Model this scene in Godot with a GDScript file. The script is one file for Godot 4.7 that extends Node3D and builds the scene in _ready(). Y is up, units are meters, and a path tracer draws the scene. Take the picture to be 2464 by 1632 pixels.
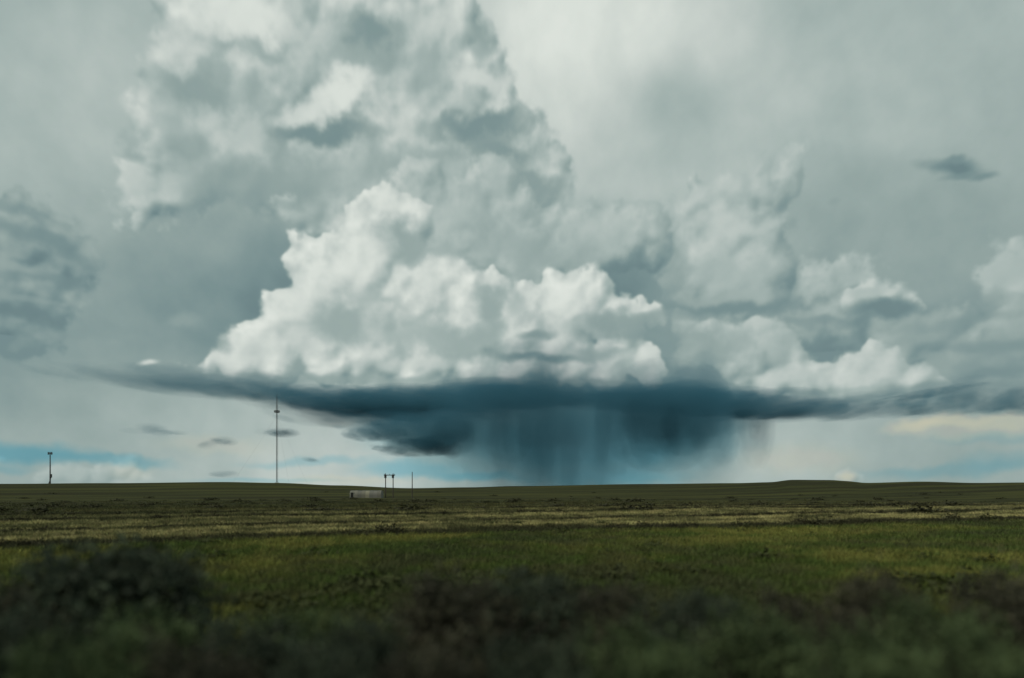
extends Node3D
# Open prairie under a rain storm, seen from beside a road.

# The sky chart, in degrees: azimuth to the right of north (-z) and elevation. Puffs are [azimuth, elevation, radius];
# patches of cloud tone, with light and shade painted in, are [azimuth, elevation, half width, half height, roll, tone, strength].
const LEFT := [-35.7682, 18.172, 1.07281, -34.1141, 17.8602, 1.03737, -32.3926, 17.5197, 1.02271, -31.1213, 16.6478, 0.947027, -35.0675, 15.9546, 1.72268, -33.1387, 15.4859, 1.5362, -31.3783, 15.2166, 0.95216, -35.536, 13.1857, 1.74025, -33.3846, 13.2395, 1.55194, -31.634, 12.9228, 0.961479, -35.3024, 11.0279, 1.64393, -33.3846, 10.9938, 1.30959, -36.9093, 14.5558, 2.15674, -36.9093, 11.3516, 2.20242, -36.6837, 17.2053, 1.415, -35.0675, 9.10584, 1.15395]
const LEFT_TONE := [-34.5935, 17.8959, 2.86018, 0.501857, 12, 0.4, 0.7, -33.3846, 16.2598, 4.16887, 0.628205, 14, 0.37, 0.8, -32.6427, 13.9626, 3.74084, 0.490352, -2, 0.38, 0.8, -34.5935, 11.5388, 3.57523, 0.763735, 4, 0.33, 0.9, -35.3024, 9.35967, 3.04541, 0.551593, -3, 0.42, 0.6, -35.536, 14.5346, 2.09617, 0.467712, 12, 0.57, 0.7, -30.8628, 16.2741, 1.03667, 0.703611, 0, 0.62, 0.7, -32.8914, 17.2937, 1.488, 0.415436, 20, 0.57, 0.6, -34.5935, 12.5082, 2.14514, 0.269935, 3, 0.54, 0.6]
const EAST := [14.342, 9.42141, 1.98358, 16.9506, 8.97617, 1.94802, 13.0139, 8.47072, 1.33751, 15.6546, 11.0051, 1.46591, 23.7418, 10.4741, 1.51012, 25.4859, 10.9456, 1.32788, 29.3628, 10.2799, 1.96341, 31.4552, 10.9366, 1.62402, 33.2126, 8.73039, 2.12349, 35.6058, 9.60329, 2.27969, 34.4263, 6.90032, 1.56994, 31.4552, 7.42902, 1.6474, 36.7515, 6.9824, 2.00472, 28.2829, 11.8756, 1.69735, 25.1986, 12.7993, 1.76204, 22.2518, 11.8406, 1.83279, 19.4888, 9.81681, 1.90002, 37.2005, 11.3092, 1.94678, 29.3628, 6.98492, 1.41939, 25.1986, 7.09241, 1.20063]
const EAST_TONE := [14.342, 8.75691, 3.63156, 1.99416, 0, 0.34, 0.9, 17.592, 8.29, 2.55676, 1.31048, 0, 0.38, 0.7, 23.7418, 10.4741, 2.06297, 1.08269, 0, 0.38, 0.8, 30.681, 10.7321, 2.86162, 1.29816, 0, 0.5, 0.6, 34.4263, 7.75651, 3.3503, 1.69452, 0, 0.46, 0.6, 28.8256, 12.4054, 3.23952, 1.15948, 0, 0.52, 0.6, 33.2126, 9.5908, 1.23098, 0.848204, 0, 0.38, 0.5, 31.4552, 6.8382, 2.30352, 0.588446, 0, 0.44, 0.6, 35.6058, 10.1584, 1.62752, 1.09088, 0, 0.56, 0.5, 20.7293, 12.9026, 3.07659, 1.24134, 0, 0.5, 0.5]
const AIR := [-35.9991, 29.2796, 0.62, -31.1213, 28.4028, 0.68, -35.9991, 22.3777, 0.62, -31.1213, 22.7772, 0.66, -32.3926, 20.179, 0.6, -35.9991, 6.4884, 0.5, -29.8149, 11.119, 0.53, -23.3576, 17.7794, 0.5, -19.7073, 15.4733, 0.4, -24.8231, 13.4426, 0.46, 4.09062, 33.2071, 0.9, 10.9951, 32.789, 0.9, 15.9802, 30.7722, 0.84, 2.68871, 28.3247, 0.82, 13.6798, 28.201, 0.64, 19.1756, 28.8215, 0.74, 23.7418, 31.4638, 0.66, 34.4263, 27.5213, 0.64, 29.3628, 25.1864, 0.67, 26.6213, 19.6043, 0.52, 31.9643, 18.1378, 0.5, 35.9991, 17.3481, 0.54, 35.9991, 22.3777, 0.6, 9.29113, 25.2642, 0.74, 15.0004, 24.2303, 0.72, 7.57045, 16.5713, 0.36, 23.7418, 11.7142, 0.45, 34.4263, 11.143, 0.5, 31.9643, 8.26736, 0.42, -33.6291, 5.22762, 0.56, -28.4735, 5.51718, 0.6, -22.7621, 4.17646, 0.63, -16.5313, 2.66184, 0.64, -16.5313, 0.977741, 0.74, -9.87249, 1.00479, 0.7, -35.9991, 2.24682, 0.56, 23.7418, 3.50495, 0.63, 29.3628, 3.33749, 0.62, 29.3628, 1.19533, 0.58, 20.7293, 1.28271, 0.66, 14.342, 1.66926, 0.56, 4.09062, 4.5163, 0.4, 10.9951, 5.13072, 0.42, -6.42704, 5.19348, 0.45, 35.9991, 3.09861, 0.6, 0.580324, 1.37139, 0.55, -6.42704, 17.8848, 0.6, -16.5313, 26.0061, 0.68, -6.42704, 32.1167, 0.72]
const TOWER := [-23.3576, 31.0669, 3.39391, -18.4508, 32.854, 4.08356, -11.5701, 33.2218, 4.31792, -5.73149, 33.1425, 3.26061, -2.7589, 33.1206, 1.13462, -25.6862, 27.9473, 2.34465, -27.2364, 25.6302, 1.82091, -27.5137, 23.7714, 1.44895, -25.6862, 24.6368, 2.68705, -22.1613, 27.3294, 4.12554, -20.9444, 24.3394, 3.72351, -18.1337, 28.9703, 3.68688, -13.2474, 29.556, 4.12207, -13.7462, 28.3267, 2.81709, -8.15718, 30.7485, 3.90276, -3.98562, 29.9003, 3.2203, -2.23231, 29.1435, 2.32199, -2.23231, 26.3928, 3.32385, -0.123103, 26.1272, 2.69976, 1.98644, 24.0963, 2.57665, 0.228619, 23.5203, 2.91341, 3.74053, 22.584, 1.78544, -7.81225, 25.9166, 4.69583, -16.5313, 23.2201, 3.92712, -12.5791, 22.1372, 4.70632, -6.42704, 21.5986, 4.54267, -27.9272, 20.763, 1.61104, -28.4735, 18.7482, 1.2169, -25.1121, 21.2331, 2.22933, -1.35388, 31.2557, 0.912677]
const TOWER_TONE := [-11.2321, 32.4004, 3.2146, 1.70227, 0, 0.44, 1, -12.5791, 30.9022, 4.02049, 1.24731, 0, 0.56, 0.8, -24.2409, 27.2216, 3.5092, 1.70298, 10, 0.5, 0.95, -22.7621, 28.4956, 1.79443, 1.44514, 0, 0.52, 0.7, -15.2298, 25.9332, 5.23924, 0.974266, -8, 0.4, 1, -18.4508, 24.9512, 1.26597, 1.47918, 0, 0.46, 0.8, -2.58342, 27.2266, 5.26514, 1.16635, -5, 0.4, 1, -0.826493, 25.6981, 3.86815, 1.02797, 10, 0.42, 0.9, 1.10779, 23.5165, 3.86751, 1.47826, 15, 0.46, 0.9, -21.5554, 21.4736, 5.78069, 2.49736, 0, 0.52, 0.8, -19.0814, 30.3432, 2.19894, 0.960928, 0, 0.55, 0.8, -16.5313, 22.6481, 5.4952, 2.26787, 0, 0.5, 0.8, -8.15718, 24.1831, 6.20357, 1.73245, 0, 0.54, 0.7, -28.7446, 23.5296, 1.21671, 1.11317, 0, 0.54, 0.8, -6.42704, 30.5875, 2.43122, 1.80715, 0, 0.58, 0.7, -20.0184, 27.4081, 1.86304, 1.13994, 0, 0.56, 0.7, -24.5327, 24.0467, 2.0376, 1.54753, 0, 0.56, 0.7, -26.2547, 25.5675, 1.13159, 1.47335, 0, 0.58, 0.6, -20.9444, 31.9781, 4.60171, 1.47567, 0, 0.95, 0.9, -13.5802, 28.6078, 3.48948, 1.35216, -25, 0.95, 0.95, -16.854, 26.9928, 2.57726, 0.629548, -20, 0.9, 0.8, -2.58342, 30.0669, 2.80807, 0.736497, 5, 0.86, 0.85, -20.9444, 25.2865, 2.76103, 1.36011, 0, 0.78, 0.8, -28.201, 20.8502, 1.2293, 1.17536, 0, 0.74, 0.7, -25.1121, 29.5277, 1.73025, 1.37345, 0, 0.84, 0.6, -7.12069, 33.3154, 3.11687, 0.970328, 0, 0.82, 0.5, -2.58342, 32.2533, 0.702018, 1.50692, 0, 0.52, 0.7, -16.5313, 31.6885, 1.93948, 0.953391, 0, 0.86, 0.5, -3.63545, 28.8443, 1.75155, 0.538136, 0, 0.7, 0.6]
const BACK := [-5.03424, 19.6526, 2.47305, -2.23231, 19.0837, 2.49385, 0.580324, 18.3074, 2.50758, -3.63545, 21.3791, 2.45444, -0.123103, 20.8061, 2.30674, 3.03956, 20.4718, 1.81196, -5.73149, 17.9065, 1.99439, -7.81225, 22.7353, 2.24282, -1.88105, 23.2129, 2.26876, 2.33766, 17.3384, 2.01393, 6.1838, 17.8927, 1.99189, -17.9747, 21.0466, 0.787454, -18.4508, 21.4291, 0.601369, 10.3157, 19.5819, 2.5859, 7.57045, 19.2539, 2.45913, 5.13893, 20.2686, 1.8064, 4.09062, 18.8951, 1.99141, 15.9802, 19.7686, 1.8652, 17.592, 19.0171, 2.46442, 19.4888, 18.2258, 1.9763, 15.9802, 17.3378, 2.83923, 20.7293, 17.1951, 1.51038, 18.8612, 15.858, 2.94638, 13.6798, 16.2603, 1.61387, 17.2719, 21.5586, 1.82247, 19.4888, 21.7385, 1.33612, 15.0004, 21.3434, 1.86036, 22.2518, 23.8739, 1.27402, 21.6466, 22.585, 1.15247, 34.665, 14.4129, 1.12837, 35.7219, 14.636, 1.2265, 34.4263, 13.0842, 1.27022, 36.2973, 12.7945, 1.71882, 25.1986, 15.344, 1.30369, 26.6213, 15.022, 1.08214, 23.7418, 14.7641, 1.48005]
const BACK_TONE := [-4.33549, 21.0578, 3.84685, 1.52606, 0, 0.66, 0.7, -0.123103, 19.254, 3.86894, 1.25391, 10, 0.58, 0.7, -5.73149, 18.2228, 2.78573, 1.26173, 0, 0.64, 0.6, 1.98644, 17.9805, 2.45911, 1.27192, 0, 0.56, 0.6, -2.23231, 22.9108, 3.16071, 0.894372, 0, 0.6, 0.5, 9.29113, 17.612, 2.05533, 1.41552, -30, 0.36, 0.9, 9.29113, 15.8614, 2.05533, 1.28216, 0, 0.32, 0.9, 12.6795, 16.3234, 1.5065, 2.83303, 10, 0.5, 0.7, 7.57045, 19.5641, 3.80181, 1.54475, 0, 0.74, 0.6, 5.13893, 18.2395, 3.14012, 1.26297, 0, 0.62, 0.5, 17.2719, 19.6461, 3.20718, 1.03137, 10, 0.8, 0.7, 21.6466, 18.5761, 1.21545, 1.44561, 0, 0.42, 0.6, 17.592, 15.9682, 3.51554, 1.5378, 0, 0.68, 0.7, 35.1381, 14.6032, 1.8817, 1.17505, 0, 0.68, 0.6, 33.945, 11.2052, 2.90465, 1.93228, 0, 0.48, 0.6, 25.4859, 15.4569, 1.71962, 0.725654, 0, 0.63, 0.5, 23.1498, 20.4036, 1.78418, 2.7792, 0, 0.5, 0.5, 15.9802, 22.1274, 3.90078, 1.14729, -10, 0.76, 0.5]
const FRONT := [-9.87249, 21.9687, 1.27629, -10.5538, 21.0881, 1.59897, -8.15718, 21.0696, 1.68222, -11.9073, 19.7886, 1.75977, -9.87249, 18.9894, 2.43832, -13.912, 17.9602, 1.59636, -16.6928, 18.4989, 1.05905, -17.1114, 17.1505, 0.938535, -15.066, 16.1651, 2.17436, -12.2436, 16.3494, 2.93047, -16.5313, 14.4857, 1.84905, -18.1337, 12.7859, 1.83824, -14.9019, 13.6381, 2.91691, -20.3283, 11.042, 1.71986, -18.9242, 11.6162, 1.83407, -22.0103, 10.3533, 1.29407, -20.9444, 9.72715, 1.5614, -23.5056, 9.17753, 0.730322, -24.9678, 8.8878, 0.389152, -18.4508, 9.55279, 1.91987, -15.2298, 10.3718, 2.62015, -11.5701, 11.8537, 3.33515, -7.81225, 16.5624, 1.92815, -6.42704, 17.2495, 1.5312, -5.03424, 16.3259, 1.94735, -7.12069, 14.6451, 3.02712, -2.93432, 16.0415, 1.28284, -1.81077, 16.3132, 1.08025, -1.17811, 15.0793, 1.69854, -2.93432, 13.4136, 3.07402, 1.45934, 15.0777, 1.42653, 3.56539, 15.8697, 1.41763, 5.66183, 15.9871, 1.27588, 7.05141, 16.1074, 0.935535, 4.78984, 14.3763, 2.71207, 7.15532, 14.1529, 1.48297, 0.580324, 12.7626, 2.74491, 10.3157, 14.1358, 1.06432, 11.5026, 13.6594, 0.861154, -11.5701, 9.52496, 2.017, -7.81225, 9.96865, 2.39068, -3.63545, 10.0403, 2.07184, 0.580324, 10.0596, 2.07798, 4.78984, 10.3652, 2.06503, 8.26055, 10.2952, 1.70298, 10.6558, 10.0578, 1.41635, 11.1644, 9.20236, 1.07911, 7.57045, 9.12659, 1.37071, -6.42704, 11.6838, 3.07045, 3.74053, 11.7313, 2.0599, 8.60471, 12.9549, 2.02127]
const FRONT_TONE := [-13.5802, 12.9058, 3.65565, 2.1053, 0, 0.58, 0.95, -9.01687, 19.1884, 2.57313, 1.69956, 20, 0.54, 0.95, -6.07949, 18.8409, 3.47778, 1.40805, 0, 0.6, 0.8, -1.88105, 14.2521, 1.75672, 2.31144, 0, 0.56, 0.95, -3.98562, 11.728, 4.20029, 1.51339, 0, 0.58, 0.9, 2.16207, 12.3526, 1.75612, 0.435976, 0, 0.52, 1, 1.98644, 10.5646, 5.09387, 0.407619, 3, 0.46, 1, 6.87814, 10.8337, 2.77343, 0.538693, 0, 0.55, 0.8, -17.1756, 9.35855, 0.642105, 0.978984, 0, 0.52, 0.95, -8.15718, 12.3063, 2.75714, 1.49417, 0, 0.6, 0.7, 8.26055, 13.2302, 2.75571, 0.988437, 5, 0.55, 0.95, 9.97487, 12.4114, 3.41171, 0.725853, 5, 0.52, 0.8, 8.94824, 9.43375, 2.4025, 1.35153, 0, 0.64, 0.7, -10.8934, 8.53638, 14.2448, 0.405, 0, 0.55, 0.7, 0.580324, 14.7532, 1.05506, 1.64448, 0, 0.66, 0.6, -11.5701, 14.7895, 1.68787, 0.963738, 0, 0.72, 0.6, -16.5313, 11.2824, 1.93948, 1.29276, 0, 0.72, 0.5, 5.13893, 12.7136, 2.44231, 0.833031, 0, 0.72, 0.6, 4.09062, 8.49734, 6.99868, 0.411755, 0, 0.58, 0.7, -16.854, 14.4623, 2.57726, 2.51059, -40, 0.91, 0.6, -12.5791, 17.5857, 3.35041, 1.8632, -40, 0.92, 0.6, 4.09062, 15.0457, 2.97444, 1.47183, 0, 0.92, 0.6, -9.87249, 21.8792, 1.36554, 0.891436, 0, 0.9, 0.6, -7.12069, 16.5872, 2.07791, 1.28064, 0, 0.87, 0.5, -19.7073, 10.7654, 2.49382, 1.11351, 0, 0.85, 0.5, -7.81225, 10.0362, 3.79748, 0.742903, 0, 0.83, 0.6, -1.88105, 16.3774, 1.05403, 0.647117, 0, 0.9, 0.5, 10.8255, 10.5538, 1.35726, 1.06709, 0, 0.84, 0.6, -21.5554, 9.84651, 2.12973, 0.695455, 0, 0.86, 0.5, -0.123103, 9.71877, 3.1655, 0.615059, 0, 0.8, 0.5]
const RIGHT := [26.9017, 14.164, 0.969208, 28.555, 13.5511, 0.893866, 25.4859, 13.6726, 0.873905, 29.8943, 12.7159, 0.714913, 17.592, 11.7032, 1.15155, 19.4888, 12.054, 1.19313, 15.6546, 11.8186, 1.29904, 20.421, 10.7177, 1.56401, 13.6798, 12.7381, 1.11562, 27.125, 9.39983, 1.10424, 28.2829, 9.03066, 1.0309, 25.9142, 8.51015, 1.18477, 27.7346, 7.85776, 1.39074, 30.0263, 7.53876, 1.0102, 31.1985, 7.2123, 0.551759, 23.7418, 8.28055, 1.03484, 22.2518, 8.30742, 1.29972, 20.421, 8.15206, 1.3882, 18.3875, 8.57984, 0.963395, 21.7984, 9.83025, 1.05197, 25.1986, 7.71834, 1.2584, 17.592, 10.2492, 1.92967, 15.0004, 10.3828, 1.64025, 26.6213, 7.47238, 1.32506]
const RIGHT_TONE := [15.6546, 11.0051, 3.58725, 1.95242, 10, 0.52, 0.85, 18.2289, 11.8225, 1.58653, 1.27439, 0, 0.6, 0.6, 20.7293, 10.8553, 1.53829, 1.57842, 0, 0.6, 0.6, 14.342, 8.75691, 2.97128, 1.6618, 0, 0.36, 0.9, 19.4888, 12.6867, 1.87545, 0.564633, 10, 0.76, 0.6, 27.7346, 8.31549, 2.47994, 1.2122, 0, 0.82, 0.5, 21.3421, 8.42372, 2.13597, 0.798816, 0, 0.78, 0.5, 26.6213, 7.16305, 4.21654, 0.308343, 0, 0.6, 0.6]
const WISPS := [-31.634, 10.6272, 3.31458, 0.514067, -4, 0.48, 0.6, -35.9991, 7.88881, 3.68338, 0.552889, 0, 0.48, 0.5, -28.4735, 11.2614, 2.44601, 0.411724, 4, 0.47, 0.4, -22.1613, 7.41773, 6.03353, 0.638855, 3, 0.45, 0.8, -25.1121, 8.44175, 5.19076, 0.496234, 4, 0.5, 0.8, -19.0814, 8.21985, 2.82721, 0.519695, 2, 0.5, 0.7, -23.3576, 10.8782, 1.77862, 0.680557, 18, 0.42, 0.7, -24.8231, 12.2288, 1.3038, 0.724814, 0, 0.56, 0.6, -27.3752, 9.01386, 0.776604, 0.211874, -12, 0.86, 0.95, 17.2719, 13.7361, 6.09364, 0.630416, 0, 0.42, 1, 17.2719, 14.4943, 4.81077, 0.563273, 2, 0.62, 0.8, 13.0139, 13.4223, 3.00499, 0.452612, 4, 0.5, 0.7, 10.3157, 12.9585, 3.7449, 0.590564, 3, 0.5, 0.7, 10.9951, 12.0089, 4.06715, 0.461694, 4, 0.48, 0.6, 15.6546, 10.0229, 2.2828, 0.458694, 10, 0.5, 0.6, 23.7418, 12.3302, 2.65238, 0.365506, 6, 0.44, 0.6, 33.2126, 11.2982, 3.20056, 0.445428, -3, 0.46, 0.6, 35.1381, 9.3783, 2.82255, 0.442169, 0, 0.4, 0.7, 31.9643, 9.72277, 2.27836, 0.40138, 4, 0.46, 0.6, 34.4263, 7.75651, 3.11099, 0.451871, 2, 0.42, 0.7, 36.2973, 12.2542, 1.59927, 1.05712, 0, 0.6, 0.6, 35.1381, 14.0632, 1.41128, 0.788862, 0, 0.68, 0.6, 29.8943, 11.1104, 2.37919, 0.348052, 0, 0.5, 0.5, 27.8722, 12.7507, 3.1608, 0.75868, 8, 0.36, 0.9, 26.9017, 14.046, 2.23775, 0.465243, 5, 0.68, 0.8, 26.9017, 12.3216, 1.95803, 0.355091, -20, 0.38, 0.6, 8.94824, 13.207, 2.4025, 0.657762, 0, 0.55, 0.4, 21.9498, 12.3331, 1.81548, 0.370865, 25, 0.46, 0.6, 23.7418, 10.4741, 1.76826, 0.618678, 0, 0.34, 0.5, 30.9405, 8.79938, 2.06997, 0.75961, 8, 0.54, 0.9, 32.7174, 8.19976, 0.995889, 0.402484, 0, 0.48, 0.7, 34.4263, 9.45811, 2.39307, 0.836251, 0, 0.48, 0.5, 13.0139, 11.1323, 1.00166, 2.63408, 0, 0.45, 0.4, 25.1986, 10.6639, 1.15187, 0.305042, -10, 0.46, 0.5, 30.681, 21.6276, 1.30074, 0.399149, 15, 0.5, 0.9, 32.2167, 21.049, 1.51054, 0.591732, 10, 0.36, 1, 33.7022, 20.2145, 1.09544, 0.269146, 5, 0.42, 0.95, 32.0907, 21.5927, 0.706871, 0.342443, 0, 0.42, 0.9, 32.5928, 20.5286, 1.49801, 0.247454, 0, 0.42, 0.8, 23.7418, 22.8252, 1.76826, 1.59462, 0, 0.58, 0.3, 24.6199, 20.3325, 0.523226, 0.274192, 0, 0.5, 0.4, 29.3628, 6.98492, 5.34317, 0.420838, -6, 0.42, 0.6, 33.2126, 6.99798, 3.20056, 0.34568, 0, 0.52, 0.5]
const LOW := [-28.4735, 1.57641, 0.63872, -29.6823, 1.25265, 0.570855, -32.8914, 0.974537, 0.706188, -29.0143, 1.44533, 0.749198, -30.2105, 1.06371, 0.679781, -32.3926, 1.15812, 0.766648, -31.634, 0.868377, 0.665203, -27.982, 1.08699, 0.497042, -27.0972, 0.876659, 0.473418, -33.8723, 0.671638, 0.534438, -35.7682, 1.91136, 0.361522, 25.1986, 0.731942, 0.727388, 26.1981, 0.599603, 0.419105]
const LOW_TONE := [-29.0143, 1.5068, 0.80694, 0.430225, 0, 0.8, 0.6, -32.3926, 1.00968, 1.00313, 0.415611, 0, 0.68, 0.6, -27.3752, 0.968148, 0.832075, 0.312223, 0, 0.76, 0.4]
const BLUE := [5.83593, 3.8083, 11.4869, 3.83175, 0, 1, 0.9, -6.42704, 4.49945, 6.2517, 2.08401, 0, 1, 0.4, 11.6713, 5.11867, 6.74659, 3.07434, 0, 1, 0.6, -35.0675, 2.41674, 4.94803, 0.861342, 2, 1, 0.7, -29.5494, 1.98804, 3.99266, 0.488782, 4, 1, 0.5, -35.9991, 1.25184, 1.84169, 0.398085, 0, 1, 0.35, -7.81225, 1.63731, 5.17838, 0.835607, 0, 1, 0.55, -15.8827, 2.13028, 5.53149, 0.405349, -4, 1, 0.3, -2.93432, 1.01855, 4.20962, 0.491612, 0, 1, 0.6, 31.4552, 1.22996, 5.63082, 0.599695, -4, 1, 0.32, 34.9022, 1.8455, 3.07546, 0.748838, 0, 1, 0.25, -19.0814, 0.631531, 6.28269, 0.199412, 0, 1, 0.3, 7.57045, 0.836719, 6.91238, 0.697164, 0, 1, 0.5, 34.4263, 3.44827, 3.82891, 0.461729, 0, 1, 0.2]
const WARM := [29.6292, 4.30273, 2.12605, 0.60692, -8, 1, 0.6, 31.7104, 4.68722, 3.05458, 0.652219, -3, 1, 0.6, 34.9022, 4.4334, 2.60231, 0.686169, 0, 1, 0.5, 33.2126, 3.79051, 3.93915, 0.52638, 0, 1, 0.3, 25.1986, 0.795581, 0.806308, 0.445449, 0, 1, 0.6, -28.4735, 1.20562, 1.63068, 0.618002, 0, 1, 0.2, -13.2474, 0.650464, 5.33206, 0.410781, 0, 1, 0.3, -22.7621, 3.20752, 4.48608, 0.807844, 0, 1, 0.25, 22.2518, 2.24501, 4.51932, 1.29979, 0, 1, 0.3]
const STORM_BANKS := [-2817, 1182, 457, 91, 0.8, 5, -2361, 1136, 571, 137, 1.6, 2, -1847, 1125, 742, 160, 1.7, 0, -1276, 1148, 799, 171, 1.7, -1, -591, 1187, 856, 148, 1.7, -1, 94, 1205, 799, 126, 1.5, 2, 951, 1199, 856, 108, 1.2, 2, 1693, 1170, 628, 126, 1.3, 2, 2264, 1148, 514, 171, 1.4, 4, 2777, 1102, 571, 166, 1.7, 3, 3348, 1073, 514, 131, 1.6, 2, 3862, 1039, 457, 97, 1.3, 3, -2760, 1010, 457, 137, 0.3, 8, -2189, 953, 571, 137, 0.45, 0, -1619, 976, 685, 137, 0.5, 0, -1048, 1010, 856, 103, 0.6, 0, -363, 1039, 856, 80, 0.5, 0]
const LOBE_BANKS := [-1147, 634, 467, 177, 0.7, 3, -1441, 634, 270, 98, 0.7, 0, -1687, 614, 177, 64, 0.55, 0, -1824, 594, 79, 34, 0.4, 0, -1073, 471, 363, 93, 0.8, 2, -877, 486, 236, 108, 0.7, 0, -1368, 427, 128, 44, 0.35, 0, -1490, 457, 98, 34, 0.3, 0, -1220, 388, 147, 29, 0.3, 0, -754, 408, 118, 39, 0.35, 0, -852, 683, 393, 226, 0.6, 0, -656, 634, 295, 246, 0.5, 0, -1392, 756, 491, 138, 0.3, 0]
const RAIN_BANKS := [-361, 732, 442, 516, 0.3, 0, -66, 634, 393, 835, 0.34, 2, 228, 609, 393, 982, 0.36, 0, 572, 584, 393, 1031, 0.36, 0, 867, 584, 295, 1031, 0.3, -1, 327, 805, 1179, 393, 0.3, 0, -17, 290, 393, 344, 0.1, 0, -484, 830, 344, 393, 0.35, 0, 376, 535, 246, 933, 0.12, 1, 695, 535, 147, 933, 0.08, 0, 1039, 634, 147, 835, 0.14, -1, -165, 584, 147, 638, 0.1, 1]
const RAIN_WALL_BANKS := [1702, 805, 589, 452, 0.75, -2, 1211, 805, 196, 540, 0.45, 0, 1456, 771, 196, 481, 0.5, 0, 1702, 756, 221, 452, 0.55, -2, 1947, 771, 206, 452, 0.6, -4, 2168, 800, 167, 432, 0.7, -4, 2316, 855, 118, 413, 0.6, -5, 1751, 904, 786, 270, 0.45, 0, 1260, 339, 442, 295, 0.16, 0, 1849, 634, 147, 304, 0.3, -3, 2095, 609, 88, 275, 0.3, -5]
const FINE_BANKS := [-434, 559, 54, 800, 0.2, 2.23, -368, 599, 60, 730, 0.23, -0.6, -183, 630, 45, 712, 0.1, -0.24, -71, 534, 53, 613, 0.21, -0.51, 102, 647, 24, 783, 0.13, -0.25, 278, 540, 35, 805, 0.18, 1.37, 323, 530, 50, 806, 0.23, 0.05, 475, 642, 30, 590, 0.14, 1.11, 568, 568, 37, 649, 0.21, 0.68, 738, 596, 51, 588, 0.24, -0.92, 922, 544, 25, 763, 0.15, 1.02, 971, 659, 31, 803, 0.13, 1.65, 1211, 698, 35, 426, 0.22, -1.9, 1250, 726, 51, 486, 0.15, -1.22, 1382, 784, 44, 493, 0.19, -1.3, 1569, 788, 35, 404, 0.15, -4.4, 1719, 690, 29, 389, 0.3, -2.87, 1821, 799, 44, 482, 0.21, -3.31, 1915, 702, 25, 442, 0.27, -4.48, 2126, 697, 45, 477, 0.16, -3.26]
const STREAK_BANKS := [3109, 884, 80, 344, 0.7, -2, 3244, 884, 61, 399, 0.6, -2, 3404, 853, 104, 381, 0.9, -1, 3539, 915, 74, 393, 0.7, -1, 3662, 945, 43, 381, 0.5, -1, 2986, 976, 110, 405, 0.7, -4, 3324, 1068, 430, 209, 0.5, 0, 2250, 270, 675, 246, 0.16, 0, 2802, 331, 430, 307, 0.12, 0]
const SHELF_BANKS := [-4756, 1292, 196, 59, 0.22, 4, -4486, 1262, 295, 83, 0.3, 5, -4142, 1213, 295, 69, 0.35, 3, -3897, 1223, 442, 118, 0.3, 4, -3700, 1154, 393, 64, 0.45, 3, -3357, 1164, 442, 118, 0.4, 3, -3062, 1110, 393, 64, 0.5, 2, -2767, 1115, 393, 128, 0.55, 2, -5076, 1292, 138, 39, 0.2, 4, -5297, 1311, 108, 34, 0.18, 3, -3504, 1272, 589, 128, 0.14, 3, -2915, 1223, 442, 138, 0.18, 2, -4339, 1174, 246, 34, 0.2, 4, -2620, 1051, 295, 108, 0.4, 3]
const EAST_BANKS := [4310, 1077, 301, 102, 0.7, 4, 4701, 1065, 241, 108, 0.8, 0, 5032, 1113, 241, 84, 0.5, -6, 5453, 1137, 217, 132, 0.7, -3, 5814, 1113, 241, 72, 0.5, 3, 6296, 1197, 265, 156, 0.6, -1, 6717, 1161, 217, 84, 0.6, 4, 7078, 1221, 301, 168, 0.6, 0, 4852, 1221, 361, 84, 0.35, -8, 5754, 1305, 481, 48, 0.7, -6, 6236, 1378, 421, 132, 0.25, -2, 4521, 993, 168, 42, 0.4, 0, 7198, 1378, 361, 156, 0.3, 0, 7679, 1197, 421, 144, 0.6, 0, 5574, 1047, 168, 42, 0.35, 0, 5093, 1011, 180, 36, 0.35, 0, 6536, 1077, 156, 36, 0.3, 0]
const SCUD_A := [-2920, 696, 144, 50, 0.8, 2, -2848, 713, 77, 39, 0.5, 0, -3003, 691, 77, 39, 0.5, 0]
const SCUD_B := [-3157, 713, 50, 22, 0.4, -35]
const SCUD_C := [-3876, 558, 110, 33, 0.4, -20, -3760, 613, 122, 44, 0.55, 5, -3693, 591, 77, 28, 0.3, 0]
const SCUD_D := [-4605, 768, 155, 44, 0.35, 0, -4522, 724, 77, 39, 0.3, 0, -4743, 724, 133, 28, 0.25, 3]
const SCUD_E := [-4285, 702, 133, 22, 0.35, 2]
const SCUD_F := [-2561, 365, 77, 28, 0.5, 8]
const SCUD_G := [-3655, 171, 144, 33, 0.35, 3, -3583, 193, 77, 33, 0.2, 0]
const CREST := [-40.341, 0.005615, -35.9991, 0.004966, -29.8149, 0.006125, -22.1613, 0.007959, -18.4508, 0.006988, -13.912, 0.003873, -8.15718, -0, -3.63545, 0.001225, 0.580324, 0.003069, 10.9951, 0.005725, 17.592, 0.006729, 20.1115, 0.007782, 21.6466, 0.010841, 24.3286, 0.010348, 25.4859, 0.008866, 26.6213, 0.006586, 30.1579, 0.007962, 33.4581, 0.006146, 35.9991, 0.006456, 41.0087, 0.006022]
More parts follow.
